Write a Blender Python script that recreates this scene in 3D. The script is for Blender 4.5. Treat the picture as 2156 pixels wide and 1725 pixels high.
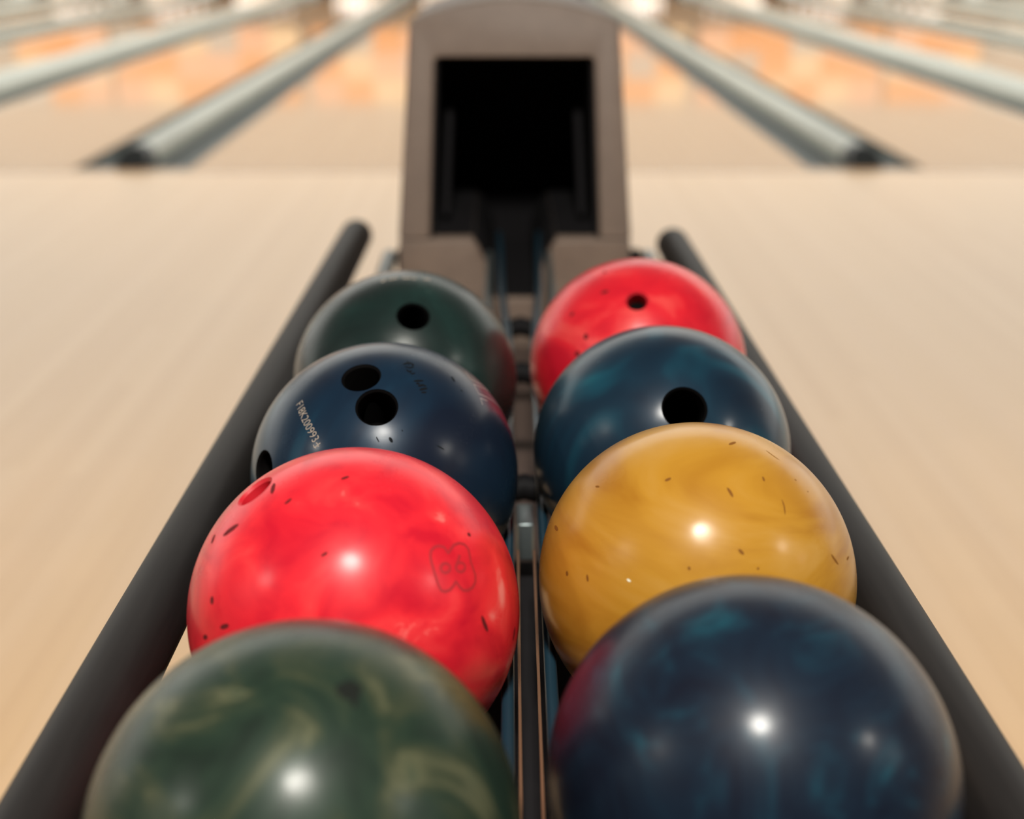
import bpy, bmesh, math, random
from mathutils import Vector, Matrix

for o in list(bpy.data.objects):
    bpy.data.objects.remove(o, do_unlink=True)
scene = bpy.context.scene
COL = scene.collection
random.seed(7)

# ------------------------------------------------------------------ camera
CAM_P = Vector((0.0, 0.0, 0.96))
F_PX = 2666.4
cam_d = bpy.data.cameras.new('camera')
cam_d.sensor_fit = 'HORIZONTAL'
cam_d.sensor_width = 36.0
cam_d.lens = F_PX / 2156.0 * 36.0
cam_d.clip_start = 0.02
cam_d.clip_end = 200
cam_d.dof.use_dof = True
cam_d.dof.focus_distance = 0.88
cam_d.dof.aperture_fstop = 3.0
cam_o = bpy.data.objects.new('camera', cam_d)
COL.objects.link(cam_o)
right = Vector((0.999954, -0.009559, 0.000750))
down = Vector((-0.002638, -0.349450, -0.936951))
fwd = Vector((0.009218, 0.936906, -0.349459))
mw = Matrix.Identity(4)
for i in range(3):
    mw[i][0] = right[i]
    mw[i][1] = -down[i]
    mw[i][2] = -fwd[i]
    mw[i][3] = CAM_P[i]
cam_o.matrix_world = mw
scene.camera = cam_o

# ------------------------------------------------------------------ light
world = bpy.data.worlds.new('hall_light')
scene.world = world
world.use_nodes = True
bg = world.node_tree.nodes['Background']
bg.inputs[0].default_value = (1.0, 0.98, 0.91, 1)
bg.inputs[1].default_value = 1.0

LAMP_POWER = {'middle': 86.0, 'left': 38.0, 'right': 38.0, 'far left': 38.0, 'far right': 38.0}
LAMP_COL = (1.0, 0.95, 0.86)
PIN_LIGHT_POWER = 110.0

scene.view_settings.view_transform = 'Standard'
scene.view_settings.look = 'None'
scene.view_settings.gamma = 1.0
scene.view_settings.use_curve_mapping = False
scene.view_settings.exposure = 0.80

# ------------------------------------------------------------------ helpers
def srgb(r, g, b):
    f = lambda c: (c / 255 / 12.92) if c / 255 <= 0.04045 else ((c / 255 + 0.055) / 1.055) ** 2.4
    return (f(r), f(g), f(b), 1.0)

def mat(name, col, rough=0.5, metal=0.0, coat=0.0, coat_rough=0.1, spec=0.5, coat_ior=1.5):
    m = bpy.data.materials.new(name)
    m.use_nodes = True
    b = m.node_tree.nodes['Principled BSDF']
    b.inputs['Base Color'].default_value = col
    b.inputs['Roughness'].default_value = rough
    b.inputs['Metallic'].default_value = metal
    b.inputs['Coat Weight'].default_value = coat
    b.inputs['Coat Roughness'].default_value = coat_rough
    b.inputs['Coat IOR'].default_value = coat_ior
    b.inputs['Specular IOR Level'].default_value = spec
    return m

def noise_tint(m, c1, c2, scale=(1, 1, 1), nscale=5.0, detail=4.0, distortion=0.0, lo=0.35, hi=0.65, coord='Object', bump=0.0):
    """two-colour procedural mottling on a principled material"""
    nt = m.node_tree
    b = nt.nodes['Principled BSDF']
    tc = nt.nodes.new('ShaderNodeTexCoord')
    mp = nt.nodes.new('ShaderNodeMapping')
    mp.inputs['Scale'].default_value = scale
    ns = nt.nodes.new('ShaderNodeTexNoise')
    ns.inputs['Scale'].default_value = nscale
    ns.inputs['Detail'].default_value = detail
    ns.inputs['Distortion'].default_value = distortion
    cr = nt.nodes.new('ShaderNodeValToRGB')
    cr.color_ramp.elements[0].position = lo
    cr.color_ramp.elements[0].color = c1
    cr.color_ramp.elements[1].position = hi
    cr.color_ramp.elements[1].color = c2
    nt.links.new(tc.outputs[coord], mp.inputs[0])
    nt.links.new(mp.outputs[0], ns.inputs['Vector'])
    nt.links.new(ns.outputs['Fac'], cr.inputs[0])
    nt.links.new(cr.outputs[0], b.inputs['Base Color'])
    if bump:
        bp = nt.nodes.new('ShaderNodeBump')
        bp.inputs['Strength'].default_value = bump
        bp.inputs['Distance'].default_value = 0.002
        nt.links.new(ns.outputs['Fac'], bp.inputs['Height'])
        nt.links.new(bp.outputs[0], b.inputs['Normal'])
    return cr

def link(name, me, m=None, parent=None, loc=(0, 0, 0)):
    o = bpy.data.objects.new(name, me)
    COL.objects.link(o)
    o.location = loc
    if parent is not None:
        o.parent = parent
    if m is not None and me is not None:
        me.materials.append(m)
    return o

def tag(o, label=None, cat=None, group=None, kind=None):
    if label: o['label'] = label
    if cat: o['category'] = cat
    if group: o['group'] = group
    if kind: o['kind'] = kind
    return o

def empty(name, loc):
    o = bpy.data.objects.new(name, None)
    o.empty_display_size = 0.05
    COL.objects.link(o)
    o.location = loc
    return o

def build(name, verts, faces, m, parent=None, smooth=False, origin=(0, 0, 0)):
    """mesh from world-space vertices; origin = world position of the parent"""
    ox, oy, oz = origin
    me = bpy.data.meshes.new(name)
    me.from_pydata([(x - ox, y - oy, z - oz) for x, y, z in verts], [], faces)
    bm = bmesh.new()
    bm.from_mesh(me)
    bmesh.ops.recalc_face_normals(bm, faces=bm.faces)
    bm.to_mesh(me)
    bm.free()
    if smooth:
        for p in me.polygons: p.use_smooth = True
    return link(name, me, m, parent)

def box_vf(x0, x1, y0, y1, z0, z1, off=0):
    v = [(x0, y0, z0), (x1, y0, z0), (x1, y1, z0), (x0, y1, z0), (x0, y0, z1), (x1, y0, z1), (x1, y1, z1), (x0, y1, z1)]
    f = [(0, 3, 2, 1), (4, 5, 6, 7), (0, 1, 5, 4), (1, 2, 6, 5), (2, 3, 7, 6), (3, 0, 4, 7)]
    return v, [tuple(i + off for i in q) for q in f]

def box(name, x0, x1, y0, y1, z0, z1, m, parent=None, origin=(0, 0, 0), bevel=0.0):
    v, f = box_vf(x0, x1, y0, y1, z0, z1)
    o = build(name, v, f, m, parent, False, origin)
    if bevel:
        bm = bmesh.new()
        bm.from_mesh(o.data)
        bmesh.ops.bevel(bm, geom=bm.edges[:], offset=bevel, segments=3, affect='EDGES', profile=0.5)
        bm.to_mesh(o.data)
        bm.free()
        for p in o.data.polygons: p.use_smooth = True
        o.data.set_sharp_from_angle(angle=math.radians(50))
    return o

def tube_vf(pts, r, seg=24, cap=5):
    """round bar along pts with domed ends"""
    pts = [Vector(p) for p in pts]
    rings = []
    d0 = (pts[1] - pts[0]).normalized()
    d1 = (pts[-1] - pts[-2]).normalized()
    for k in range(cap, 0, -1):
        a = math.pi / 2 * k / cap * 0.97
        rings.append((pts[0] - d0 * r * math.sin(a), r * math.cos(a), d0))
    for i, p in enumerate(pts):
        d = (pts[min(i + 1, len(pts) - 1)] - pts[max(i - 1, 0)]).normalized()
        rings.append((p, r, d))
    for k in range(1, cap + 1):
        a = math.pi / 2 * k / cap * 0.97
        rings.append((pts[-1] + d1 * r * math.sin(a), r * math.cos(a), d1))
    v, f = [], []
    for p, rr, d in rings:
        u = d.cross(Vector((0, 0, 1)))
        if u.length < 1e-4: u = Vector((1, 0, 0))
        u.normalize()
        w = u.cross(d)
        for s in range(seg):
            a = 2 * math.pi * s / seg
            v.append(tuple(p + u * math.cos(a) * rr + w * math.sin(a) * rr))
    n = len(rings)
    for i in range(n - 1):
        for s in range(seg):
            f.append((i * seg + s, i * seg + (s + 1) % seg, (i + 1) * seg + (s + 1) % seg, (i + 1) * seg + s))
    f.append(tuple(range(seg)))
    f.append(tuple((n - 1) * seg + s for s in range(seg)))
    return v, f

def tube(name, pts, r, m, parent=None, origin=(0, 0, 0), seg=24, cap=5):
    v, f = tube_vf(pts, r, seg, cap)
    return build(name, v, f, m, parent, True, origin)

def prism(name, outline, y0, y1, m, parent=None, origin=(0, 0, 0), shear=0.0, zs=0.0, bevel=0.0):
    """closed XZ outline extruded along y; the front leans back by shear above zs"""
    n = len(outline)
    v = [(x, y0 + shear * max(0, z - zs), z) for x, z in outline] + [(x, y1, z) for x, z in outline]
    f = [tuple(range(n)), tuple(range(n, 2 * n))] + [(i, (i + 1) % n, n + (i + 1) % n, n + i) for i in range(n)]
    o = build(name, v, f, m, parent, False, origin)
    if bevel:
        bm = bmesh.new()
        bm.from_mesh(o.data)
        es = [e for e in bm.edges if len(e.link_faces) == 2 and e.calc_face_angle(0) > math.radians(40)]
        bmesh.ops.bevel(bm, geom=es, offset=bevel, segments=3, affect='EDGES', profile=0.5)
        bm.to_mesh(o.data)
        bm.free()
    for p in o.data.polygons: p.use_smooth = True
    o.data.set_sharp_from_angle(angle=math.radians(35))
    return o

HOLES = {'L4': [((0.1228, -0.5988, 0.7915), 0.0138)], 'L3': [((-0.1104, -0.3847, 0.9164), 0.0138), ((0.0162, -0.6245, 0.7809), 0.0145), ((-0.8224, -0.5071, 0.2578), 0.014)], 'L2': [((-0.5506, -0.0579, 0.8327), 0.0118)], 'R3': [((0.0545, -0.7536, 0.655), 0.0165)], 'R4': [((-0.0914, -0.5963, 0.7975), 0.0095)]}
SCUFFS = {'L2': [([(-0.4218, -0.1091, 0.9001), (-0.4156, -0.2177, 0.8831)], 5), ([(-0.2876, -0.3239, 0.9013), (-0.3218, -0.3516, 0.8791)], 4), ([(-0.7261, -0.5525, 0.4093), (-0.7195, -0.5839, 0.3759)], 6), ([(-0.6589, -0.6933, 0.2918), (-0.6023, -0.7284, 0.3268)], 5), ([(-0.784, -0.5964, 0.1722), (-0.7506, -0.6303, 0.1982)], 5), ([(0.7763, -0.5625, 0.2846), (0.7919, -0.564, 0.2339), (0.8103, -0.5574, 0.1811)], 5), ([(0.9668, -0.2531, 0.0339), (0.9553, -0.2932, -0.0386)], 5), ([(-0.6966, -0.2903, 0.6561), (-0.5996, -0.3143, 0.736)], 7), ([(-0.7784, -0.2399, 0.5802), (-0.7718, -0.1819, 0.6093)], 6), ([(-0.0843, -0.6858, 0.7229), (-0.0496, -0.6702, 0.7405)], 3), ([(-0.0189, -0.2263, 0.9739), (0.0236, -0.1948, 0.9806)], 4), ([(0.6967, -0.2765, 0.6619), (0.7103, -0.2868, 0.6428)], 5)], 'R2': [([(0.1337, -0.1448, 0.9804), (0.1827, -0.0948, 0.9786)], 3.5), ([(-0.2812, -0.4171, 0.8643), (-0.2447, -0.4093, 0.879)], 3.5), ([(0.0686, -0.5057, 0.86), (0.0819, -0.5302, 0.8439), (0.0946, -0.5589, 0.8239)], 3), ([(0.2981, -0.3825, 0.8745), (0.3012, -0.4152, 0.8584)], 2.5), ([(0.3946, -0.4909, 0.7768), (0.4034, -0.5245, 0.7498), (0.4018, -0.5702, 0.7166)], 1.6), ([(0.1004, -0.7896, 0.6054), (0.1289, -0.8044, 0.5799)], 3.2), ([(0.695, -0.5588, 0.4525), (0.7185, -0.5549, 0.4193), (0.7467, -0.5458, 0.3801)], 3), ([(-0.1836, -0.8334, 0.5213), (-0.179, -0.8452, 0.5036)], 3), ([(0.2029, -0.835, 0.5115), (0.2138, -0.8371, 0.5036)], 3), ([(-0.6663, -0.1749, 0.7249), (-0.646, -0.2096, 0.7339)], 2.5), ([(-0.8485, -0.4432, 0.2891), (-0.8436, -0.4649, 0.2687)], 4), ([(-0.9063, -0.0832, 0.4143), (-0.8895, -0.1668, 0.4255)], 4), ([(-0.7366, -0.5842, 0.3409), (-0.7318, -0.6085, 0.3069)], 3), ([(0.3703, -0.0987, 0.9236), (0.4083, -0.1324, 0.9032), (0.4431, -0.1524, 0.8834)], 1.2), ([(0.8523, -0.3872, 0.3517), (0.8285, -0.4342, 0.3536)], 2.5), ([(0.5888, -0.3065, 0.7479), (0.5935, -0.313, 0.7415)], 2.5), ([(0.5126, -0.2812, 0.8113), (0.525, -0.279, 0.804)], 2.5)], 'L3': [([(0.517, -0.1661, 0.8397), (0.5387, -0.2114, 0.8156)], 3), ([(0.5837, -0.2571, 0.7702), (0.5973, -0.2628, 0.7578)], 3), ([(0.1115, -0.781, 0.6145), (0.1315, -0.801, 0.5841)], 3), ([(0.0216, -0.7846, 0.6196), (0.0418, -0.8063, 0.59)], 1.2), ([(0.1933, -0.7338, 0.6513), (0.2, -0.7416, 0.6404)], 1.2), ([(0.4307, -0.7284, 0.5328), (0.482, -0.7229, 0.4951)], 1.4), ([(0.2203, -0.2356, 0.9466), (0.2, -0.1786, 0.9634)], 1.4), ([(0.1735, -0.2398, 0.9552), (0.218, -0.1984, 0.9556), (0.2458, -0.2122, 0.9458), (0.2406, -0.2394, 0.9406)], 3), ([(0.1881, -0.2591, 0.9474), (0.222, -0.2646, 0.9385), (0.2541, -0.2395, 0.9371)], 2.4), ([(0.2033, -0.2881, 0.9358), (0.2179, -0.3101, 0.9254), (0.2435, -0.2898, 0.9256)], 2.4), ([(0.228, -0.3117, 0.9224), (0.2454, -0.3259, 0.913), (0.2642, -0.3028, 0.9157)], 2.2), ([(0.2589, -0.3921, 0.8827), (0.2944, -0.3735, 0.8797), (0.3268, -0.3586, 0.8744)], 3), ([(0.2762, -0.4075, 0.8704), (0.3021, -0.397, 0.8667)], 3), ([(0.2903, -0.4274, 0.8562), (0.3221, -0.4012, 0.8575), (0.3486, -0.4015, 0.8469)], 3), ([(0.3015, -0.4552, 0.8378), (0.3301, -0.4311, 0.8398), (0.3557, -0.4149, 0.8375)], 3.2), ([(0.3152, -0.4689, 0.8251), (0.3506, -0.4496, 0.8216)], 2.4)], 'R4': [([(-0.3512, -0.1269, 0.9277), (-0.3259, -0.1281, 0.9367)], 5), ([(-0.3918, -0.4205, 0.8183), (-0.3227, -0.4367, 0.8397)], 4), ([(-0.531, -0.6691, 0.5199), (-0.536, -0.6967, 0.4767)], 5), ([(-0.6125, -0.6988, 0.3694), (-0.601, -0.7258, 0.3347)], 6), ([(-0.6478, -0.4234, 0.6333), (-0.6367, -0.4526, 0.6243)], 5)], 'L1': [([(0.2433, -0.2735, 0.9306), (0.2694, -0.2204, 0.9375), (0.2956, -0.2477, 0.9226)], 26), ([(0.2793, -0.2824, 0.9177), (0.3025, -0.2797, 0.9112)], 16)]}
EMBLEM = [[(0.4971, -0.5652, 0.6583), (0.4986, -0.5397, 0.6783), (0.5178, -0.5086, 0.6879), (0.5441, -0.4858, 0.6841), (0.571, -0.4761, 0.6689), (0.5917, -0.4901, 0.64), (0.6046, -0.462, 0.6488), (0.6219, -0.4243, 0.6581), (0.6509, -0.3889, 0.652), (0.6804, -0.3693, 0.633), (0.7013, -0.3742, 0.6068), (0.7086, -0.3983, 0.5825), (0.7159, -0.4286, 0.5512), (0.7298, -0.4457, 0.5184), (0.7414, -0.4612, 0.4874), (0.7417, -0.4898, 0.4583), (0.726, -0.5254, 0.4437), (0.7013, -0.5582, 0.4434), (0.6767, -0.5789, 0.4549), (0.6565, -0.5835, 0.478), (0.6363, -0.5778, 0.5111), (0.6232, -0.6039, 0.497), (0.6035, -0.6317, 0.4865), (0.5772, -0.6542, 0.4887), (0.5574, -0.6622, 0.5008), (0.544, -0.6533, 0.5266), (0.5302, -0.6345, 0.5623), (0.5187, -0.6158, 0.5931), (0.5046, -0.5899, 0.6304), (0.4971, -0.5652, 0.6583)], [(0.6043, -0.5485, 0.5779), (0.6011, -0.5607, 0.5695), (0.5919, -0.574, 0.5658), (0.5793, -0.585, 0.5677), (0.5665, -0.5906, 0.5747), (0.5571, -0.5895, 0.5849), (0.5535, -0.5821, 0.5956), (0.5566, -0.5703, 0.6041), (0.5657, -0.5571, 0.6079), (0.5784, -0.546, 0.6061), (0.5912, -0.5401, 0.599), (0.6007, -0.541, 0.5887), (0.6043, -0.5485, 0.5779)], [(0.6857, -0.4802, 0.547), (0.6824, -0.4936, 0.5392), (0.673, -0.5092, 0.5365), (0.6602, -0.5225, 0.5396), (0.6473, -0.5302, 0.5476), (0.6378, -0.5303, 0.5586), (0.6342, -0.5229, 0.5695), (0.6375, -0.51, 0.5775), (0.6467, -0.4948, 0.5805), (0.6595, -0.4813, 0.5774), (0.6725, -0.4731, 0.5691), (0.6821, -0.4727, 0.558), (0.6857, -0.4802, 0.547)], [(0.6544, -0.4489, 0.6085), (0.6481, -0.4783, 0.5926), (0.6374, -0.5096, 0.578)]]
STRIPES = [[(0.6085, 0.0888, 0.7886), (0.6296, 0.0322, 0.7762), (0.65, 0.001, 0.7599), (0.6914, 0.0431, 0.7212), (0.7382, 0.1501, 0.6577), (0.7768, 0.2175, 0.5911)], [(0.7868, 0.2139, 0.579), (0.7311, 0.0358, 0.6813), (0.6721, -0.0537, 0.7385), (0.691, -0.0998, 0.716), (0.7108, -0.1279, 0.6916), (0.7715, -0.0451, 0.6347), (0.8106, 0.0153, 0.5853), (0.8475, 0.0804, 0.5246), (0.8769, 0.1669, 0.4507)], [(0.7719, -0.1033, 0.6273), (0.7224, -0.1637, 0.6718), (0.7382, -0.2142, 0.6397)]]
PINK = [[(0.7306, 0.2354, 0.641), (0.7456, 0.2294, 0.6257), (0.7721, 0.2191, 0.5966)], [(0.7429, -0.0071, 0.6693), (0.7962, 0.062, 0.6019), (0.8245, 0.1027, 0.5564), (0.8616, 0.1763, 0.476)]]
TEXT_N = [(-0.5734, -0.4077, 0.7106), (-0.42, -0.7221, 0.5497), (-0.526, -0.4059, 0.7474)]
# textlen 0.04204709483703051 h 0.006517721527228722
TEXT_TAIL = [[(-0.4166, -0.731, 0.5404), (-0.4103, -0.7433, 0.5283), (-0.3959, -0.7541, 0.5241)], [(-0.3975, -0.7293, 0.5568), (-0.3799, -0.7463, 0.5465)], [(-0.3664, -0.7434, 0.5595), (-0.4046, -0.7473, 0.5271)], [(-0.3851, -0.7506, 0.5369), (-0.374, -0.7534, 0.5408)]]
FAINT = [[(-0.174, -0.1709, 0.9698), (-0.1399, -0.1337, 0.9811)], [(-0.1145, -0.142, 0.9832), (-0.0376, -0.1253, 0.9914)], [(0.0037, -0.1273, 0.9919), (0.0771, -0.1198, 0.9898)], [(0.0899, -0.1281, 0.9877), (0.1221, -0.1192, 0.9853)], [(0.1829, -0.1056, 0.9774), (0.2432, -0.0807, 0.9666)]]
BALLS = {'L1': (-0.09789, 0.52111, 0.53676), 'L2': (-0.09596, 0.73964, 0.54196), 'L3': (-0.09405, 0.95497, 0.54709), 'L4': (-0.09213, 1.1721, 0.55226), 'R1': (0.13291, 0.56476, 0.53785), 'R2': (0.13482, 0.78129, 0.54301), 'R3': (0.13674, 0.99802, 0.54817), 'R4': (0.13866, 1.21545, 0.55335)}
M_RACK = [[0.999961, 0.008836, -0.000234], [-0.008839, 0.999678, -0.023803], [2.4e-05, 0.023804, 0.999717]]
# cam basis cols right,down,fwd [[0.999954, -0.002638, 0.009218], [-0.009559, -0.34945, 0.936906], [0.00075, -0.936951, -0.349459]]
WHITE_N = [(-0.5204, -0.7546, 0.3996), (-0.5001, -0.7715, 0.3933)]

# ------------------------------------------------------------------ materials of the hall
def wood(name, c1, c2, rough, coat, coat_rough, per_object=0.0, stretch=(30, 0.7, 30), spec=0.5):
    m = mat(name, c1, rough, coat=coat, coat_rough=coat_rough, spec=spec)
    cr = noise_tint(m, c1, c2, stretch, 1.0, 5.0, 0.6, 0.3, 0.7)
    if per_object:
        nt = m.node_tree
        b = nt.nodes['Principled BSDF']
        oi = nt.nodes.new('ShaderNodeObjectInfo')
        ma = nt.nodes.new('ShaderNodeMapRange')
        ma.inputs[3].default_value = 1.0 - per_object
        ma.inputs[4].default_value = 1.0 + per_object
        hs = nt.nodes.new('ShaderNodeHueSaturation')
        sa = nt.nodes.new('ShaderNodeMapRange')
        sa.inputs[3].default_value = 1.0 + per_object * 1.1
        sa.inputs[4].default_value = 1.0 - per_object * 1.1
        nt.links.new(oi.outputs['Random'], ma.inputs[0])
        nt.links.new(oi.outputs['Random'], sa.inputs[0])
        nt.links.new(ma.outputs[0], hs.inputs['Value'])
        nt.links.new(sa.outputs[0], hs.inputs['Saturation'])
        nt.links.new(cr.outputs[0], hs.inputs['Color'])
        nt.links.new(hs.outputs[0], b.inputs['Base Color'])
        # the figure of the wood shifts from board to board
        tc = [n for n in nt.nodes if n.type == 'TEX_COORD'][0]
        mp = [n for n in nt.nodes if n.type == 'MAPPING'][0]
        cm = nt.nodes.new('ShaderNodeCombineXYZ')
        mu = nt.nodes.new('ShaderNodeMath')
        mu.operation = 'MULTIPLY'
        mu.inputs[1].default_value = 97.0
        nt.links.new(oi.outputs['Random'], mu.inputs[0])
        for k in range(3): nt.links.new(mu.outputs[0], cm.inputs[k])
        nt.links.new(cm.outputs[0], mp.inputs['Location'])
    return m

M_APPROACH = wood('maple_approach', (0.75, 0.472, 0.238, 1), (0.80, 0.522, 0.272, 1), 0.45, 0.55, 0.30, 0.022, (9, 0.55, 9))
M_LANE = wood('amber_lane_wood', (0.77, 0.450, 0.215, 1), (0.82, 0.500, 0.250, 1), 0.40, 1.0, 0.055, 0.0, (22, 0.35, 22), 0.35)
M_LINE = wood('foul_line_wood', (0.46, 0.250, 0.100, 1), (0.52, 0.290, 0.120, 1), 0.4, 0.4, 0.2)
M_SUB = mat('subfloor_seam', (0.42, 0.27, 0.14, 1), 0.7)
M_GUTTER = mat('gutter_grey_plastic', (0.20, 0.225, 0.215, 1), 0.5, spec=0.2)
noise_tint(M_GUTTER, (0.070, 0.086, 0.084, 1), (0.090, 0.105, 0.102, 1), (6, 0.5, 6), 2.0)
M_CAP = mat('divider_cap_plastic', (0.50, 0.50, 0.43, 1), 0.38)
noise_tint(M_CAP, (0.40, 0.42, 0.37, 1), (0.47, 0.49, 0.43, 1), (8, 0.5, 8), 2.0)
M_CAPEND = mat('divider_end_rubber', (0.035, 0.043, 0.047, 1), 0.5)
M_CEIL = mat('dark_ceiling_paint', (0.055, 0.055, 0.06, 1), 0.9)
noise_tint(M_CEIL, (0.05, 0.05, 0.055, 1), (0.06, 0.06, 0.065, 1), (1, 1, 1), 3.0)
M_PITBLACK = mat('pit_black', (0.012, 0.012, 0.014, 1), 0.8)
M_WALL = mat('far_wall_paint', (0.42, 0.38, 0.33, 1), 0.8)
M_PIN = mat('pin_white_plastic', (0.86, 0.86, 0.82, 1), 0.3)
M_PINRED = mat('pin_red_band', (0.55, 0.03, 0.03, 1), 0.35)
PANEL_COLS = {'orange': (0.78, 0.28, 0.06, 1), 'cream': (0.84, 0.60, 0.36, 1), 'grey': (0.42, 0.43, 0.42, 1), 'salmon': (0.80, 0.42, 0.27, 1)}
M_PANEL = {k: mat('masking_panel_' + k, c, 0.55) for k, c in PANEL_COLS.items()}

# ------------------------------------------------------------------ the hall
FOUL = 5.62
END = 24.6
BX = 2.62
floor_v, floor_f = [], []
for a in ((-BX, BX, 0.3, FOUL, -0.10, -0.006), (-15, -BX, 0.3, FOUL, -0.10, 0.0), (BX, 15, 0.3, FOUL, -0.10, 0.0)):
    v, f = box_vf(*a, off=len(floor_v))
    floor_v += v
    floor_f += f
floor = build('floor', floor_v, floor_f, M_APPROACH)
tag(floor, 'pale maple approach of narrow boards running towards the lanes', kind='structure')
floor.data.materials.append(M_SUB)

# boards of the approach: one shared mesh, scaled in length
bw = 0.0436
bv, bf = box_vf(-bw / 2 + 0.0002, bw / 2 - 0.0002, -0.5, 0.5, -0.0055, 0.0)
bme = bpy.data.meshes.new('board')
bme.from_pydata(bv, [], bf)
bme.materials.append(M_APPROACH)
nrow = int(2 * BX / bw)
for i in range(nrow):
    x = -BX + bw * (i + 0.5)
    cut = random.uniform(1.2, 4.6)
    for (a, b) in ((0.3, cut), (cut, FOUL - 0.10)):
        o = bpy.data.objects.new('board', bme)
        COL.objects.link(o)
        o.parent = floor
        o.location = (x, (a + b) / 2, 0)
        o.scale = (1, (b - a) - 0.0005, 1)
fl = box('foul_line', -BX, BX, FOUL - 0.0995, FOUL - 0.0005, -0.0055, 0.0002, M_LINE, floor)

M_CARPET = mat('added_dark_carpet', (0.05, 0.045, 0.05, 1), 0.95)
noise_tint(M_CARPET, (0.04, 0.037, 0.042, 1), (0.06, 0.054, 0.058, 1), (1, 1, 1), 40.0)
fc = box('floor_added_carpet', -15, 15, -7, 0.2995, -0.10, -0.002, M_CARPET)  # unseen carpet added to darken the lower fronts of the balls
tag(fc, 'unseen dark carpet behind the approach, added to darken the balls from below', kind='structure')
for nm, x0, x1 in (('wall_left', -15.2, -15.0), ('wall_right', 15.0, 15.2)):  # unseen side walls, added to keep ambient light off the balls' sides
    tag(box(nm, x0, x1, -7, 5.6, 0, 3.2, M_CEIL), 'unseen dark side wall at the %s, added to cut ambient light' % nm[5:], kind='structure')
ceiling = box('ceiling', -15, 15, -7, 5.6, 3.2, 3.35, M_CEIL)
tag(ceiling, 'dark flat ceiling above the bowlers and the approach', kind='structure')
wb = box('wall_back', -15, 15, -7.2, -7, 0, 3.2, M_CEIL)
tag(wb, 'dark wall behind the seating', kind='structure')
wf = box('wall_far', -15, 15, 25.6, 25.8, -0.1, 3.9, M_WALL)
tag(wf, 'painted wall beyond the pin machines', kind='structure')
lb = box('lane_bed', -15, 15, FOUL + 0.001, 25.6, -0.30, -0.12, M_PITBLACK)
tag(lb, 'dark bed under lanes and gutters', kind='structure')

# ceiling lamps: the row seen mirrored in every ball
def lamp(x, y, label, power):
    e = tag(empty('ceiling_lamp', (x, y, 3.2)), label, 'lamp', 'round lamps on the dark ceiling')
    segs = 32
    v, f = [], []
    prof = [(0.205, 0.0), (0.24, 0.0), (0.245, -0.02), (0.235, -0.035), (0.21, -0.035), (0.205, -0.02)]
    for r, z in prof:
        for s in range(segs):
            a = 2 * math.pi * s / segs
            v.append((r * math.cos(a), r * math.sin(a), z))
    for i in range(len(prof)):
        j = (i + 1) % len(prof)
        for s in range(segs):
            f.append((i * segs + s, i * segs + (s + 1) % segs, j * segs + (s + 1) % segs, j * segs + s))
    build('trim_ring', v, f, M_LAMPRING, e, True)
    ld = bpy.data.lights.new('lamp_disc', 'AREA')
    ld.shape = 'DISK'
    ld.size = 0.40
    ld.energy = power
    ld.color = LAMP_COL
    lo = bpy.data.objects.new('lamp_disc', ld)
    COL.objects.link(lo)
    lo.parent = e
    lo.location = (0, 0, -0.012)
M_LAMPRING = mat('lamp_ring_metal', (0.25, 0.25, 0.25, 1), 0.4, 1.0)
for nm, x in (('far left', -8.4), ('left', -4.2), ('middle', 0.0), ('right', 4.2), ('far right', 8.4)):
    lamp(x, -0.72, 'round ceiling lamp just behind the camera, %s of its row' % nm, LAMP_POWER[nm])

# ------------------------------------------------------------------ lanes, gutters, dividers
GW = 0.19
ORD = {1: 'nearest', 2: 'second', 3: 'third', 4: 'fourth', 5: 'fifth', 6: 'sixth'}
lane_spans = []
def half(k): return 0.33 if k % 2 == 0 else 0.26
def dx(k): return k * 1.675 + (0 if k % 2 == 0 else (-0.045 if k % 4 == 1 else 0.045))
for k in range(-6, 6):
    x0 = dx(k) + half(k)
    x1 = dx(k + 1) - half(k + 1)
    side = 'right' if k >= 0 else 'left'
    n = k + 1 if k >= 0 else -k
    lane = box('bowling_lane', x0, x1, FOUL + 0.001, END, -0.12, 0.0, M_LANE)
    tag(lane, 'glossy amber bowling lane, %s to the %s of the ball return hood' % (ORD[n], side), 'lane', 'bowling lanes')
    lane_spans.append((x0, x1, side, n))

def gutter(x0, x1, label):
    v, f = [], []
    prof = []
    N = 14
    for i in range(N + 1):
        a = math.pi * i / N
        prof.append((x0 + (x1 - x0) * (0.5 - 0.5 * math.cos(a)), -0.004 - 0.075 * math.sin(a) ** 0.8))
    prof += [(x1, -0.118), (x0, -0.118)]
    ys = (FOUL + 0.002, END - 0.9)
    for y in ys:
        for x, z in prof: v.append((x, y, z))
    n = len(prof)
    f = [(i, (i + 1) % n, n + (i + 1) % n, n + i) for i in range(n)] + [tuple(range(n)), tuple(range(n, 2 * n))]
    o = build('gutter', v, f, M_GUTTER, None, False)
    for p in o.data.polygons: p.use_smooth = True
    o.data.set_sharp_from_angle(angle=math.radians(50))
    return tag(o, label, 'gutter', 'gutters beside the lanes')

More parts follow.
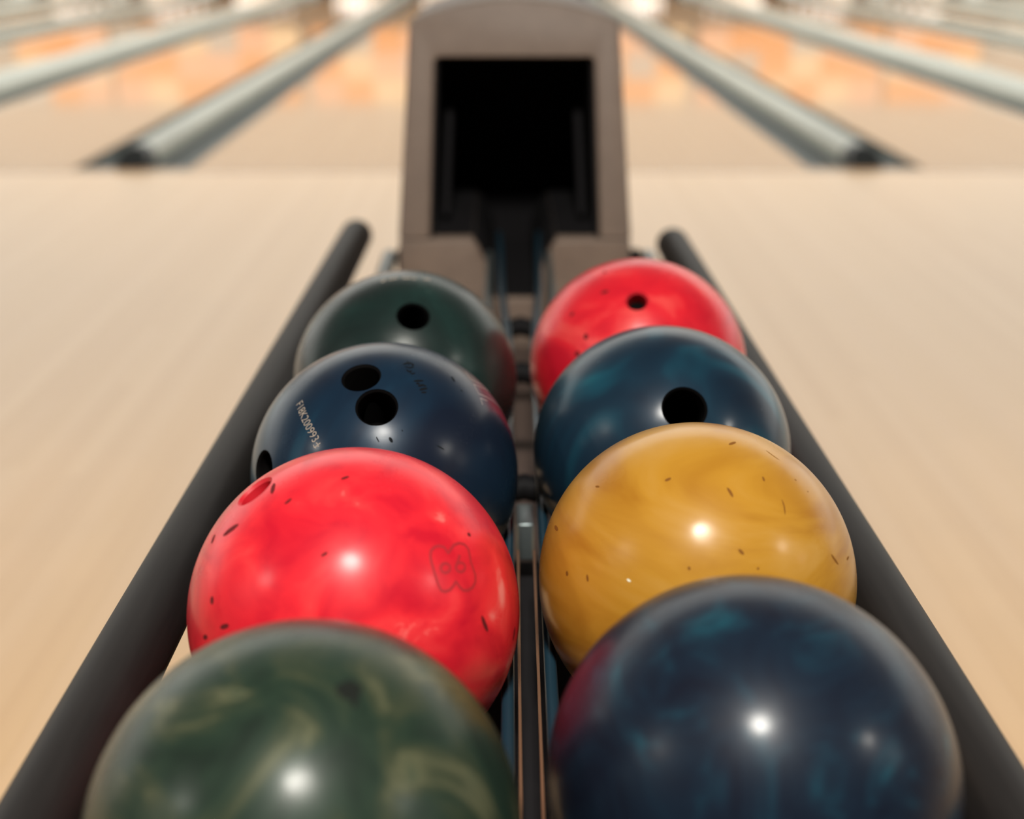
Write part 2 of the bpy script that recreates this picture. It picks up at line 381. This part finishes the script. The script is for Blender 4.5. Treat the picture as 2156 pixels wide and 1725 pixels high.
for k in range(-5, 6):
    xc, h = dx(k), half(k)
    side = 'right' if k > 0 else 'left'
    where = 'behind the ball return hood' if k == 0 else 'of the %s divider %s of the hood' % (ORD[abs(k)], side)
    e = empty('lane_divider', (xc, FOUL, 0))
    tag(e, 'raised pale grey lane divider %s' % ('running on behind the hood' if k == 0 else ', %s one to the %s of the hood' % (ORD[abs(k)], side)).replace(' ,', ','), 'lane divider', 'dividers between the lanes')
    e['label'] = e['label'].replace('divider ,', 'divider,')
    cw = h - GW
    hc = 0.075 if k % 2 else 0.10
    prof = [(-cw, -0.11), (-cw, 0.010)]
    for i in range(11):
        a = math.pi * (1 - i / 10)
        prof.append((cw * math.cos(a), 0.010 + hc * math.sin(a) ** 0.7))
    prof += [(cw, -0.11)]
    def ext(nm, y0, y1, m, s=1.0, lean=0.0):
        v = [(xc + x * s, y0 + lean * max(0, z), z * s if z > 0 else z) for x, z in prof] + [(xc + x * s, y1, z * s if z > 0 else z) for x, z in prof]
        n = len(prof)
        f = [(i, (i + 1) % n, n + (i + 1) % n, n + i) for i in range(n)] + [tuple(range(n)), tuple(range(n, 2 * n))]
        o = build(nm, v, f, m, e, False, (xc, FOUL, 0))
        for p in o.data.polygons: p.use_smooth = True
        o.data.set_sharp_from_angle(angle=math.radians(50))
    ext('cap', FOUL + 0.20, END - 0.9, M_CAP)
    ext('end_cap', FOUL - 0.02, FOUL + 0.1995, M_CAPEND, 1.0, 1.6)
    for s in (-1, 1):
        xa, xb = sorted((xc + s * cw, xc + s * h))
        if k == 0:
            lab = 'grey gutter %s side of the divider behind the ball return hood' % ('right' if s > 0 else 'left')
        else:
            lab = 'grey gutter on the %s side %s' % ('near' if s * k < 0 else 'far', where)
        gutter(xa + 0.001, xb - 0.001, lab)

# ------------------------------------------------------------------ pin ends
pin_prof = [(0.0, 0.0), (0.026, 0.0), (0.029, 0.012), (0.036, 0.05), (0.0605, 0.115), (0.058, 0.15), (0.044, 0.20), (0.0265, 0.245), (0.0235, 0.27), (0.0255, 0.30), (0.0325, 0.335), (0.029, 0.362), (0.018, 0.377), (0.0, 0.381)]
def lathe(name, prof, m, seg=16):
    v = [(r * math.cos(2 * math.pi * s / seg), r * math.sin(2 * math.pi * s / seg), z) for r, z in prof for s in range(seg)]
    f = [(i * seg + s, i * seg + (s + 1) % seg, (i + 1) * seg + (s + 1) % seg, (i + 1) * seg + s) for i in range(len(prof) - 1) for s in range(seg)]
    me = bpy.data.meshes.new(name)
    me.from_pydata(v, [], f)
    for p in me.polygons: p.use_smooth = True
    me.materials.append(m)
    return me
pin_me = lathe('bowling_pin', pin_prof, M_PIN)
band_me = lathe('neck_band', [(0.0252, 0.262), (0.0249, 0.270), (0.0252, 0.278)], M_PINRED)
PIN_Y = 23.2
for x0, x1, side, n in lane_spans:
    xc = (x0 + x1) / 2
    if n > 5: continue
    for row in range(4):
        for c in range(row + 1):
            p = link('bowling_pin', pin_me, None, None, (xc + (c - row / 2) * 0.305, PIN_Y + row * 0.264, 0.0005))
            tag(p, 'white bowling pin of the rack ending the %s lane %s of the hood' % (ORD[n], side), 'bowling pin', 'pins on the %s lane to the %s' % (ORD[n], side))
            link('neck_band', band_me, None, p)
    # masking unit above the pins
    e = tag(empty('masking_unit', (xc, PIN_Y - 0.5, 0.50)), 'patchwork masking panel above the pins of the %s lane %s of the hood' % (ORD[n], side), 'masking panel', 'masking units over the pin decks')
    box('frame', xc - 0.82, xc + 0.82, PIN_Y - 0.47, PIN_Y - 0.38, 0.48, 1.80, M_PITBLACK, e, (xc, PIN_Y - 0.5, 0.50))
    order = ['orange', 'cream', 'grey', 'salmon', 'orange', 'orange', 'salmon', 'orange', 'cream']
    random.shuffle(order)
    for i in range(3):
        for j in range(3):
            box('panel', xc - 0.80 + i * 0.535, xc - 0.80 + i * 0.535 + 0.53, PIN_Y - 0.5, PIN_Y - 0.4705, 0.50 + j * 0.43, 0.50 + j * 0.43 + 0.425, M_PANEL[order[i * 3 + j]], e, (xc, PIN_Y - 0.5, 0.50))
pc = box('pit_curtain', -9.5, 9.5, 24.8, 24.85, -0.11, 1.0, M_PITBLACK)
tag(pc, 'black curtain hanging behind the pins', 'curtain')
pl = bpy.data.lights.new('pin_deck_light', 'AREA')
pl.shape = 'RECTANGLE'
pl.size = 19.0
pl.size_y = 0.12
pl.energy = PIN_LIGHT_POWER
plo = bpy.data.objects.new('pin_deck_light', pl)
COL.objects.link(plo)
plo.location = (0, PIN_Y - 0.30, 0.72)
plo.rotation_euler = (math.radians(35), 0, 0)
tag(plo, 'long strip light hidden behind the masking panels', 'light')

# ------------------------------------------------------------------ ball return
M_TAUPE = mat('hood_taupe_plastic', (0.205, 0.150, 0.118, 1), 0.55)
noise_tint(M_TAUPE, (0.195, 0.142, 0.112, 1), (0.215, 0.158, 0.124, 1), (1, 1, 1), 30.0, 6.0)
M_BLACK = mat('hood_interior_black', (0.012, 0.0112, 0.0125, 1), 0.8, spec=0.12)
M_TUBE = mat('bumper_charcoal_rubber', (0.030, 0.027, 0.026, 1), 0.55, spec=0.22)
noise_tint(M_TUBE, (0.0105, 0.0088, 0.0084, 1), (0.014, 0.0118, 0.0112, 1), (60, 3, 60), 3.0)
M_RAIL = mat('rail_blue_steel', (0.012, 0.036, 0.056, 1), 0.32, 0.2)
M_STEEL = mat('rail_grey_steel', (0.20, 0.24, 0.25, 1), 0.35, 0.7)
M_DARK = mat('bracket_black_steel', (0.006, 0.006, 0.007, 1), 0.65, spec=0.12)
M_FLOOR_SHADE = mat('floor_shade_brown', (0.085, 0.058, 0.048, 1), 0.6)  # shade of the floor under the rails put into a brown
M_BRONZE = mat('trim_bronze', (0.28, 0.15, 0.09, 1), 0.4, 0.5)

def RK(x, y, z):
    """rack frame (z measured from eye height, rack rising gently to the hood) to world"""
    p = Vector((x, y, z))
    return tuple(CAM_P + Vector([sum(M_RACK[i][j] * p[j] for j in range(3)) for i in range(3)]))

BASE = (0.03, 1.2, 0.0)
ret = tag(empty('ball_return', BASE), 'ball return with taupe arched hood, blue rails and two charcoal bumper bars', 'ball return')
HX = 0.0235
HY = 1.95
def arc_top(hw, z0, z1, n=18):
    return [(HX + hw * math.cos(math.pi * i / n) , z0 + (z1 - z0) * (1 - (math.cos(math.pi * i / n)) ** 2)) for i in range(n + 1)]
SEAM = 0.5175
outer = [(HX + 0.182, SEAM)] + arc_top(0.1625, 0.838, 0.871) + [(HX - 0.182, SEAM)]
inner = [(HX - 0.1330, SEAM), (HX - 0.1245, 0.780), (HX - 0.1185, 0.7865), (HX + 0.1185, 0.7865), (HX + 0.1245, 0.780), (HX + 0.1330, SEAM)]
hood = prism('hood', outer + inner, HY, HY + 0.70, M_TAUPE, ret, BASE, 0.283, SEAM, 0.004)
lower = [(HX - 0.182, SEAM - 0.0012), (HX - 0.188, 0.0), (HX + 0.188, 0.0), (HX + 0.182, SEAM - 0.0012), (HX + 0.066, SEAM - 0.0012), (HX + 0.058, 0.505), (HX + 0.038, 0.462), (HX + 0.036, 0.42), (HX - 0.036, 0.42), (HX - 0.038, 0.462), (HX - 0.058, 0.505), (HX - 0.066, SEAM - 0.0012)]
hood_base = prism('hood_base', lower, HY + 0.0015, HY + 0.70, M_TAUPE, ret, BASE, 0.0, 0.0, 0.004)
# black lining of the throat
li = [(HX - 0.1322, SEAM + 0.0005), (HX - 0.1237, 0.779), (HX - 0.118, 0.7857), (HX + 0.118, 0.7857), (HX + 0.1237, 0.779), (HX + 0.1322, SEAM + 0.0005)]
lin_o = li + [(HX + 0.127, SEAM + 0.0005), (HX + 0.119, 0.777), (HX + 0.114, 0.782), (HX - 0.114, 0.782), (HX - 0.119, 0.777), (HX - 0.127, SEAM + 0.0005)]
lining = prism('throat_lining', lin_o, HY + 0.012, HY + 0.66, M_BLACK, hood, BASE, 0.283, SEAM)
box('throat_back', HX - 0.131, HX + 0.131, HY + 0.42, HY + 0.43, 0.40, 0.781, M_BLACK, hood, BASE)
lw = [(HX - 0.0655, SEAM - 0.0015), (HX - 0.0575, 0.505), (HX - 0.0375, 0.462), (HX - 0.0355, 0.4205), (HX + 0.0355, 0.4205), (HX + 0.0375, 0.462), (HX + 0.0575, 0.505), (HX + 0.0655, SEAM - 0.0015)]
lw2 = [(x * 0.955 + HX * 0.045, z + 0.003 if z < 0.515 else z) for x, z in reversed(lw)]
prism('notch_lining', lw + lw2, HY + 0.016, HY + 0.41, M_BLACK, hood_base, BASE)
for s in (-1, 1):
    # ledge either side of the notch and the guide that steers the ball out
    x0, x1 = sorted((HX + s * 0.066, HX + s * 0.127))
    box('throat_ledge', x0, x1, HY + 0.03, HY + 0.41, SEAM, SEAM + 0.0025, M_BLACK, hood, BASE)
    tube('throat_guide', [(HX + s * 0.112, HY + 0.12, 0.535), (HX + s * 0.110, HY + 0.16, 0.60), (HX + s * 0.106, HY + 0.20, 0.70)], 0.007, M_BLACK, hood, BASE, 12)

# rails
for s in (-1, 1):
    pts = [(s * 0.031, 1.965), (s * 0.0285, 1.86), (s * 0.0255, 1.66), (s * 0.018, 1.50), (s * 0.0145, 1.40), (s * 0.0145, 1.0), (s * 0.0145, 0.36)]
    tube('ball_rail', [RK(0.0127 + x, y, -0.4870) for x, y in pts], 0.0045, M_RAIL, ret, BASE, 16)
    tube('guide_rail', [RK(0.0127 + s * 0.046, 1.93, -0.510), RK(0.0127 + s * 0.045, 1.70, -0.510), RK(0.0127 + s * 0.036, 1.46, -0.515)], 0.005, M_STEEL, ret, BASE, 12)
    tube('outer_rail', [RK(0.0127 + s * 0.1997, 0.36, -0.5216), RK(0.0127 + s * 0.1997, 1.2, -0.5216), RK(0.0127 + s * 0.2047, 1.955, -0.5216)], 0.012, M_STEEL, ret, BASE, 20)
    c = RK(0.0127 + s * 0.190, 1.945, -0.52)
    x0, x1 = sorted((c[0] + s * 0.002, HX + s * 0.1815))
    box('rail_bracket', x0, x1, c[1] - 0.012, c[1] + 0.012, c[2] - 0.02, c[2] + 0.012, M_DARK, ret, BASE, 0.002)
    tube('edge_trim', [RK(0.0127 + s * 0.0066, 0.58, -0.4985), RK(0.0127 + s * 0.0066, 0.93, -0.4985)], 0.0011, M_BRONZE, ret, BASE, 8, 2)
# cross bars tie the rails together
for yb in (0.45, 1.085, 1.40, 1.575):
    tube('cross_bar', [RK(0.0127 - 0.197, yb, -0.5475), RK(0.0127 - 0.05, yb, -0.5275), RK(0.0127, yb, -0.513), RK(0.0127 + 0.05, yb, -0.5275), RK(0.0127 + 0.197, yb, -0.5475)], 0.0125, M_DARK, ret, BASE, 16)
c = RK(0.0127, 1.02, -0.515)
box('clamp_block', c[0] - 0.0075, c[0] + 0.0075, c[1] - 0.022, c[1] + 0.022, c[2] - 0.03, c[2] + 0.006, M_STEEL, ret, BASE, 0.002)
box('pedestal', 0.02 - 0.055, 0.02 + 0.055, 0.64, 1.06, 0.343, 0.415, M_BLACK, ret, BASE, 0.006)
box('bounce_blocker', 0.026 - 0.165, 0.026 + 0.165, 0.50, 1.94, 0.0, 0.334, M_DARK, ret, BASE, 0.008)  # unseen dark box added to block floor bounce onto the balls
box('floor_shade_plate', 0.028 - 0.07, 0.028 + 0.07, 1.10, 1.94, 0.3345, 0.345, M_FLOOR_SHADE, ret, BASE, 0.003)  # added brown plate standing in for shaded floor between the rails

# bumper bars
for s, xa, xb, ye in ((-1, -0.2490, -0.2310, 2.012), (1, 0.2725, 0.2700, 1.945)):
    def bx_at(y): return xa + (xb - xa) * (y - 0.6) / 1.4
    bar = tube('bumper_bar', [(bx_at(0.30), 0.30, 0.51), (bx_at(1.0), 1.0, 0.51), (bx_at(ye), ye, 0.51)], 0.0250, M_TUBE, ret, BASE, 40, 8)
    for yb in (0.45, 1.085, 1.575):
        a = RK(0.0127 + s * 0.197, yb, -0.5475)
        t = (bx_at(yb), a[1], 0.492)
        tube('bumper_bracket', [a, (t[0], a[1], a[2] - 0.004), t], 0.008, M_DARK, bar, BASE, 12)
for s in (-1, 1):
    a = RK(0.0127 + s * 0.197, 0.45, -0.5475)
    tube('rack_leg', [(a[0], a[1], a[2]), (a[0], a[1], 0.02)], 0.016, M_DARK, ret, BASE, 16)

# ------------------------------------------------------------------ bowling balls
R_BALL = 0.1085
def hole_cutter(n, r, depth):
    prof = [(0.0, -depth), (r, -depth), (r, -0.0022), (r + 0.0014, -0.0006), (r + 0.0042, 0.004), (0.0, 0.004)]
    seg = 48
    n = Vector(n)
    q = n.to_track_quat('Z', 'Y')
    c = n * math.sqrt(R_BALL ** 2 - r ** 2)
    v, f = [], []
    for pr, pz in prof:
        for s in range(seg):
            a = 2 * math.pi * s / seg
            v.append(c + q @ Vector((pr * math.cos(a), pr * math.sin(a), pz)))
    bm = bmesh.new()
    vs = [bm.verts.new(p) for p in v]
    for i in range(len(prof) - 1):
        for s in range(seg):
            try:
                bm.faces.new((vs[i * seg + s], vs[i * seg + (s + 1) % seg], vs[(i + 1) * seg + (s + 1) % seg], vs[(i + 1) * seg + s]))
            except ValueError:
                pass
    bmesh.ops.remove_doubles(bm, verts=bm.verts, dist=1e-6)
    bmesh.ops.recalc_face_normals(bm, faces=bm.faces)
    me = bpy.data.meshes.new('cutter')
    bm.to_mesh(me)
    bm.free()
    return me

def make_ball(key, m, m_hole, label, depth=0.062):
    bm = bmesh.new()
    bmesh.ops.create_icosphere(bm, subdivisions=6, radius=R_BALL)
    me = bpy.data.meshes.new('bowling_ball')
    bm.to_mesh(me)
    bm.free()
    o = link('bowling_ball', me, m, None, (0, 0, 0))
    me.materials.append(m_hole)
    for n, r in HOLES.get(key, []):
        co = bpy.data.objects.new('cutter', hole_cutter(n, r, depth))
        COL.objects.link(co)
        md = o.modifiers.new('hole', 'BOOLEAN')
        md.operation = 'DIFFERENCE'
        md.solver = 'EXACT'
        md.object = co
        bpy.context.view_layer.update()
        dg = bpy.context.evaluated_depsgraph_get()
        nm = bpy.data.meshes.new_from_object(o.evaluated_get(dg), depsgraph=dg)
        o.modifiers.clear()
        old = o.data
        o.data = nm
        nm.name = 'bowling_ball'
        bpy.data.meshes.remove(old)
        cme = co.data
        bpy.data.objects.remove(co)
        bpy.data.meshes.remove(cme)
    me = o.data
    # radial shading normals on the shell, flat ones inside the drilled holes
    nrm = [None] * len(me.loops)
    for p in me.polygons:
        p.use_smooth = True
        on = all(abs(me.vertices[i].co.length - R_BALL) < 2.5e-4 for i in p.vertices) and p.normal.dot(p.center.normalized()) > 0.97
        p.material_index = 0 if on else 1
        for li_ in p.loop_indices:
            vtx = me.vertices[me.loops[li_].vertex_index].co
            nrm[li_] = tuple(vtx.normalized()) if on else tuple(p.normal)
    me.normals_split_custom_set(nrm)
    o.location = BALLS[key]
    tag(o, label, 'bowling ball', 'bowling balls on the rack')
    return o

PXM = {'L1': 0.000233, 'L2': 0.000303, 'L3': 0.000384, 'L4': 0.00046, 'R1': 0.000249, 'R2': 0.000327, 'R3': 0.000403, 'R4': 0.000474}

def strips(name, lines, m, parent, lift=0.00012, taper=True):
    """thin marks lying on a ball: list of (unit normals, half width in metres)"""
    v, f = [], []
    for ns, w in lines:
        ns = [Vector(n) for n in ns]
        # resample finely so the mark hugs the sphere
        pts = []
        for a, b in zip(ns[:-1], ns[1:]):
            k = max(2, int((b - a).length * R_BALL / 0.0008))
            for i in range(k): pts.append(a.lerp(b, i / k).normalized())
        pts.append(ns[-1].normalized())
        n = len(pts)
        base = len(v)
        for i, p in enumerate(pts):
            t = pts[min(i + 1, n - 1)] - pts[max(i - 1, 0)]
            sd = p.cross(t).normalized()
            q = i / max(1, n - 1)
            ww = w * (min(1.0, 0.35 + 2.6 * min(q, 1 - q)) if taper else 1.0)
            for s in (-1, 0, 1):
                v.append(tuple((p * R_BALL + sd * (ww * s)).normalized() * (R_BALL + lift * (1.0 if s == 0 else 0.6))))
        for i in range(n - 1):
            for s in (0, 1):
                a = base + i * 3 + s
                f.append((a, a + 1, a + 4, a + 3))
    me = bpy.data.meshes.new(name)
    me.from_pydata(v, [], f)
    for p in me.polygons:
        p.use_smooth = True
    bm = bmesh.new()
    bm.from_mesh(me)
    for fc in bm.faces:
        if fc.normal.dot(fc.calc_center_median()) < 0: fc.normal_flip()
    bm.to_mesh(me)
    bm.free()
    return link(name, me, m, parent)

def ball_mat(name, stops, nscale, distortion, rough, metal, coat_rough, detail=3.0, stretch=(1, 1, 1), seed=0.0, coat=0.75, spec=0.10, smear=0.0):
    m = mat(name, stops[0][1], rough, metal, coat, coat_rough, spec, 1.26)
    cr = noise_tint(m, stops[0][1], stops[-1][1], stretch, nscale, detail, distortion, stops[0][0], stops[-1][0])
    for p, c in stops[1:-1]:
        el = cr.color_ramp.elements.new(p)
        el.color = c
    nt = m.node_tree
    mp = [n for n in nt.nodes if n.type == 'MAPPING'][0]
    mp.inputs['Location'].default_value = (seed, seed * 1.7, seed * 0.6)
    mp.inputs['Rotation'].default_value = (seed * 0.7, seed * 1.1, seed * 0.3)
    # hand grease and scuffing vary the polish
    b = nt.nodes['Principled BSDF']
    ns = nt.nodes.new('ShaderNodeTexNoise')
    ns.inputs['Scale'].default_value = 26.0
    ns.inputs['Detail'].default_value = 6.0
    ma = nt.nodes.new('ShaderNodeMapRange')
    ma.inputs[1].default_value = 0.3
    ma.inputs[2].default_value = 0.75
    ma.inputs[3].default_value = coat_rough * 0.75
    ma.inputs[4].default_value = coat_rough * 1.6
    tc = [n for n in nt.nodes if n.type == 'TEX_COORD'][0]
    nt.links.new(tc.outputs['Object'], ns.inputs['Vector'])
    nt.links.new(ns.outputs['Fac'], ma.inputs[0])
    nt.links.new(ma.outputs[0], b.inputs['Coat Roughness'])
    return m

NAVY = [(0.30, (0.0065, 0.009, 0.018, 1)), (0.54, (0.0075, 0.015, 0.028, 1)), (0.65, (0.008, 0.028, 0.046, 1)), (0.76, (0.009, 0.062, 0.088, 1))]
M_NAVY1 = ball_mat('navy_teal_pearl', NAVY, 15.0, 2.4, 0.42, 0.08, 0.22, 4.0, (1, 1, 1.3), 2.9, 0.6)
M_NAVY2 = ball_mat('deep_blue_pearl', [(0.30, (0.0062, 0.011, 0.024, 1)), (0.55, (0.007, 0.022, 0.044, 1)), (0.75, (0.009, 0.058, 0.095, 1))], 8.0, 1.5, 0.42, 0.12, 0.20, 3.0, (1, 1, 0.5), 5.3)
M_NAVY3 = ball_mat('blue_teal_pearl', [(0.30, (0.007, 0.012, 0.024, 1)), (0.54, (0.008, 0.025, 0.045, 1)), (0.68, (0.009, 0.060, 0.092, 1)), (0.8, (0.010, 0.11, 0.14, 1))], 7.5, 1.2, 0.42, 0.12, 0.19, 2.0, (1.2, 1.2, 0.4), 7.7)
M_DKGREEN = ball_mat('dark_green_pearl', [(0.30, (0.009, 0.013, 0.013, 1)), (0.55, (0.011, 0.024, 0.022, 1)), (0.75, (0.013, 0.038, 0.034, 1))], 8.0, 1.4, 0.42, 0.08, 0.22, 3.0, (1, 1, 0.6), 3.9)
M_GREEN = ball_mat('marbled_green', [(0.28, (0.011, 0.020, 0.014, 1)), (0.46, (0.017, 0.032, 0.021, 1)), (0.57, (0.034, 0.044, 0.025, 1)), (0.66, (0.082, 0.086, 0.048, 1)), (0.8, (0.022, 0.045, 0.030, 1))], 14.0, 2.6, 0.45, 0.1, 0.24, 4.0, (1, 1, 0.55), 1.3)
M_RED = ball_mat('coral_red', [(0.34, (0.52, 0.007, 0.022, 1)), (0.55, (0.70, 0.018, 0.030, 1)), (0.645, (0.76, 0.035, 0.042, 1)), (0.72, (0.80, 0.19, 0.17, 1))], 26.0, 0.7, 0.45, 0.0, 0.22, 5.0, (1, 1, 1), 4.4, 0.8)
M_RED2 = ball_mat('bright_red', [(0.34, (0.50, 0.008, 0.022, 1)), (0.55, (0.66, 0.016, 0.028, 1)), (0.78, (0.76, 0.085, 0.075, 1))], 13.0, 1.1, 0.45, 0.0, 0.22, 5.0, (1, 1, 2.0), 8.8, 0.8)
M_YELLOW = ball_mat('mustard_yellow', [(0.32, (0.33, 0.140, 0.012, 1)), (0.52, (0.42, 0.205, 0.022, 1)), (0.75, (0.47, 0.255, 0.055, 1))], 9.0, 1.8, 0.45, 0.0, 0.20, 4.0, (0.7, 0.7, 2.2), 6.1, 0.9)
M_HOLE = mat('drilled_hole_dark', (0.0016, 0.0013, 0.0014, 1), 0.8, spec=0.08)
M_HOLERED = mat('drilled_hole_red', (0.55, 0.010, 0.022, 1), 0.5)
M_SCUFFDK = mat('rubber_scuff', (0.12, 0.011, 0.013, 1), 0.7, spec=0.1)
M_SCUFFYL = mat('brown_scuff', (0.19, 0.072, 0.011, 1), 0.7, spec=0.1)
M_SCUFFBK = mat('black_scuff', (0.0042, 0.0060, 0.0085, 1), 0.7, spec=0.1)
M_PRINT = mat('tan_print', (0.40, 0.33, 0.26, 1), 0.6)
M_PRINTW = mat('pale_print', (0.36, 0.31, 0.30, 1), 0.6)
M_PINK = mat('plum_print', (0.110, 0.022, 0.045, 1), 0.6)
M_ENGRAVE = mat('engraved_red', (0.36, 0.008, 0.016, 1), 0.5)
M_WHITE = mat('white_chip', (0.75, 0.78, 0.62, 1), 0.5)
M_SMUDGE = mat('dark_smudge', (0.010, 0.012, 0.010, 1), 0.6, spec=0.1)

L1 = make_ball('L1', M_GREEN, M_HOLE, 'marbled green bowling ball, nearest of the left row')
L2 = make_ball('L2', M_RED, M_HOLERED, 'scuffed coral red bowling ball with engraved emblem, behind the marbled green ball', 0.03)
L3 = make_ball('L3', M_NAVY2, M_HOLE, 'navy bowling ball with three drilled holes and printed serial number')
L4 = make_ball('L4', M_DKGREEN, M_HOLE, 'dark green bowling ball with one hole, farthest of the left row')
R1 = make_ball('R1', M_NAVY1, M_HOLE, 'dark navy bowling ball with teal swirls, nearest of the right row')
R2 = make_ball('R2', M_YELLOW, M_HOLE, 'scuffed mustard yellow bowling ball')
R3 = make_ball('R3', M_NAVY3, M_HOLE, 'blue teal bowling ball with one large hole, behind the yellow ball')
R4 = make_ball('R4', M_RED2, M_HOLERED, 'bright red bowling ball with small dark hole, farthest of the right row', 0.022)
OB = {'L1': L1, 'L2': L2, 'L3': L3, 'L4': L4, 'R2': R2, 'R4': R4}

for k, m in (('L2', M_SCUFFDK), ('R2', M_SCUFFYL), ('L3', M_SCUFFBK), ('R4', M_SCUFFDK), ('L1', M_SMUDGE)):
    for i, (ns, w) in enumerate(SCUFFS[k]):
        if k == 'L3' and i >= 7: break
        strips('scuff_mark', [(ns, w * PXM[k])], m, OB[k])
strips('worn_lettering', [(ns, w * PXM['L3']) for ns, w in SCUFFS['L3'][7:]], M_SCUFFBK, L3)
em = strips('engraved_emblem', [(ns, 0.0009) for ns in EMBLEM], M_ENGRAVE, L2, 0.0001, False)
em['label'] = 'engraved rounded clover outline with two small rings'
st = strips('stripe_print', [(ns, 0.00040) for ns in STRIPES], M_PRINTW, L3, 0.00014, False)
strips('plum_stripe', [(PINK[0], 0.0012), (PINK[1], 0.0020)], M_PINK, L3, 0.0001)
strips('serial_mark', [(ns, 0.00028) for ns in TEXT_TAIL], M_PRINT, L3, 0.00014, False)
strips('worn_print', [(ns, 0.0011) for ns in FAINT], M_PRINT, L4, 0.00012, False)

# black plug at the bottom of the small hole in the far red ball
n4, r4 = HOLES['R4'][0]
n4 = Vector(n4)
q4 = n4.to_track_quat('Z', 'Y')
pv, pf = [], []
for zz in (-0.0212, -0.0150):
    for s in range(32):
        a = 2 * math.pi * s / 32
        pv.append(tuple(n4 * math.sqrt(R_BALL ** 2 - r4 ** 2) + q4 @ Vector((r4 * 0.995 * math.cos(a), r4 * 0.995 * math.sin(a), zz))))
pf = [(s, (s + 1) % 32, 32 + (s + 1) % 32, 32 + s) for s in range(32)] + [tuple(range(32)), tuple(range(32, 64))]
build('hole_plug', pv, pf, M_HOLE, R4, False)

# serial number wrapped onto the navy ball
cu = bpy.data.curves.new('serial_number', 'FONT')
cu.body = 'F18K200993'
cu.size = 1.0
cu.resolution_u = 3
cu.offset = -0.012
to = bpy.data.objects.new('serial_tmp', cu)
COL.objects.link(to)
bpy.context.view_layer.update()
dg = bpy.context.evaluated_depsgraph_get()
tm = bpy.data.meshes.new_from_object(to.evaluated_get(dg), depsgraph=dg)
bpy.data.objects.remove(to)
n0, n1, nt_ = (Vector(v) for v in TEXT_N)
xs = [v.co.x for v in tm.vertices]
ys = [v.co.y for v in tm.vertices]
L_ang = n0.angle(n1)
H_ang = n0.angle(nt_)
axis = n0.cross(n1).normalized()
up_sign = 1.0 if axis.dot(nt_) > 0 else -1.0
for v in tm.vertices:
    u = (v.co.x - min(xs)) / (max(xs) - min(xs)) * L_ang
    w = (v.co.y - min(ys)) / (max(ys) - min(ys)) * H_ang
    p = Matrix.Rotation(u, 3, axis) @ n0
    p = (p * math.cos(w) + axis * up_sign * math.sin(w)).normalized()
    v.co = p * (R_BALL + 0.00014)
tm.name = 'serial_number'
so = link('serial_number', tm, None, L3)
tm.materials.clear()
tm.materials.append(M_PRINT)
so['label'] = 'printed serial F18K200993'
cu2 = strips('white_chip', [([WHITE_N[0], WHITE_N[1]], 0.0007)], M_WHITE, R2, 0.00012)
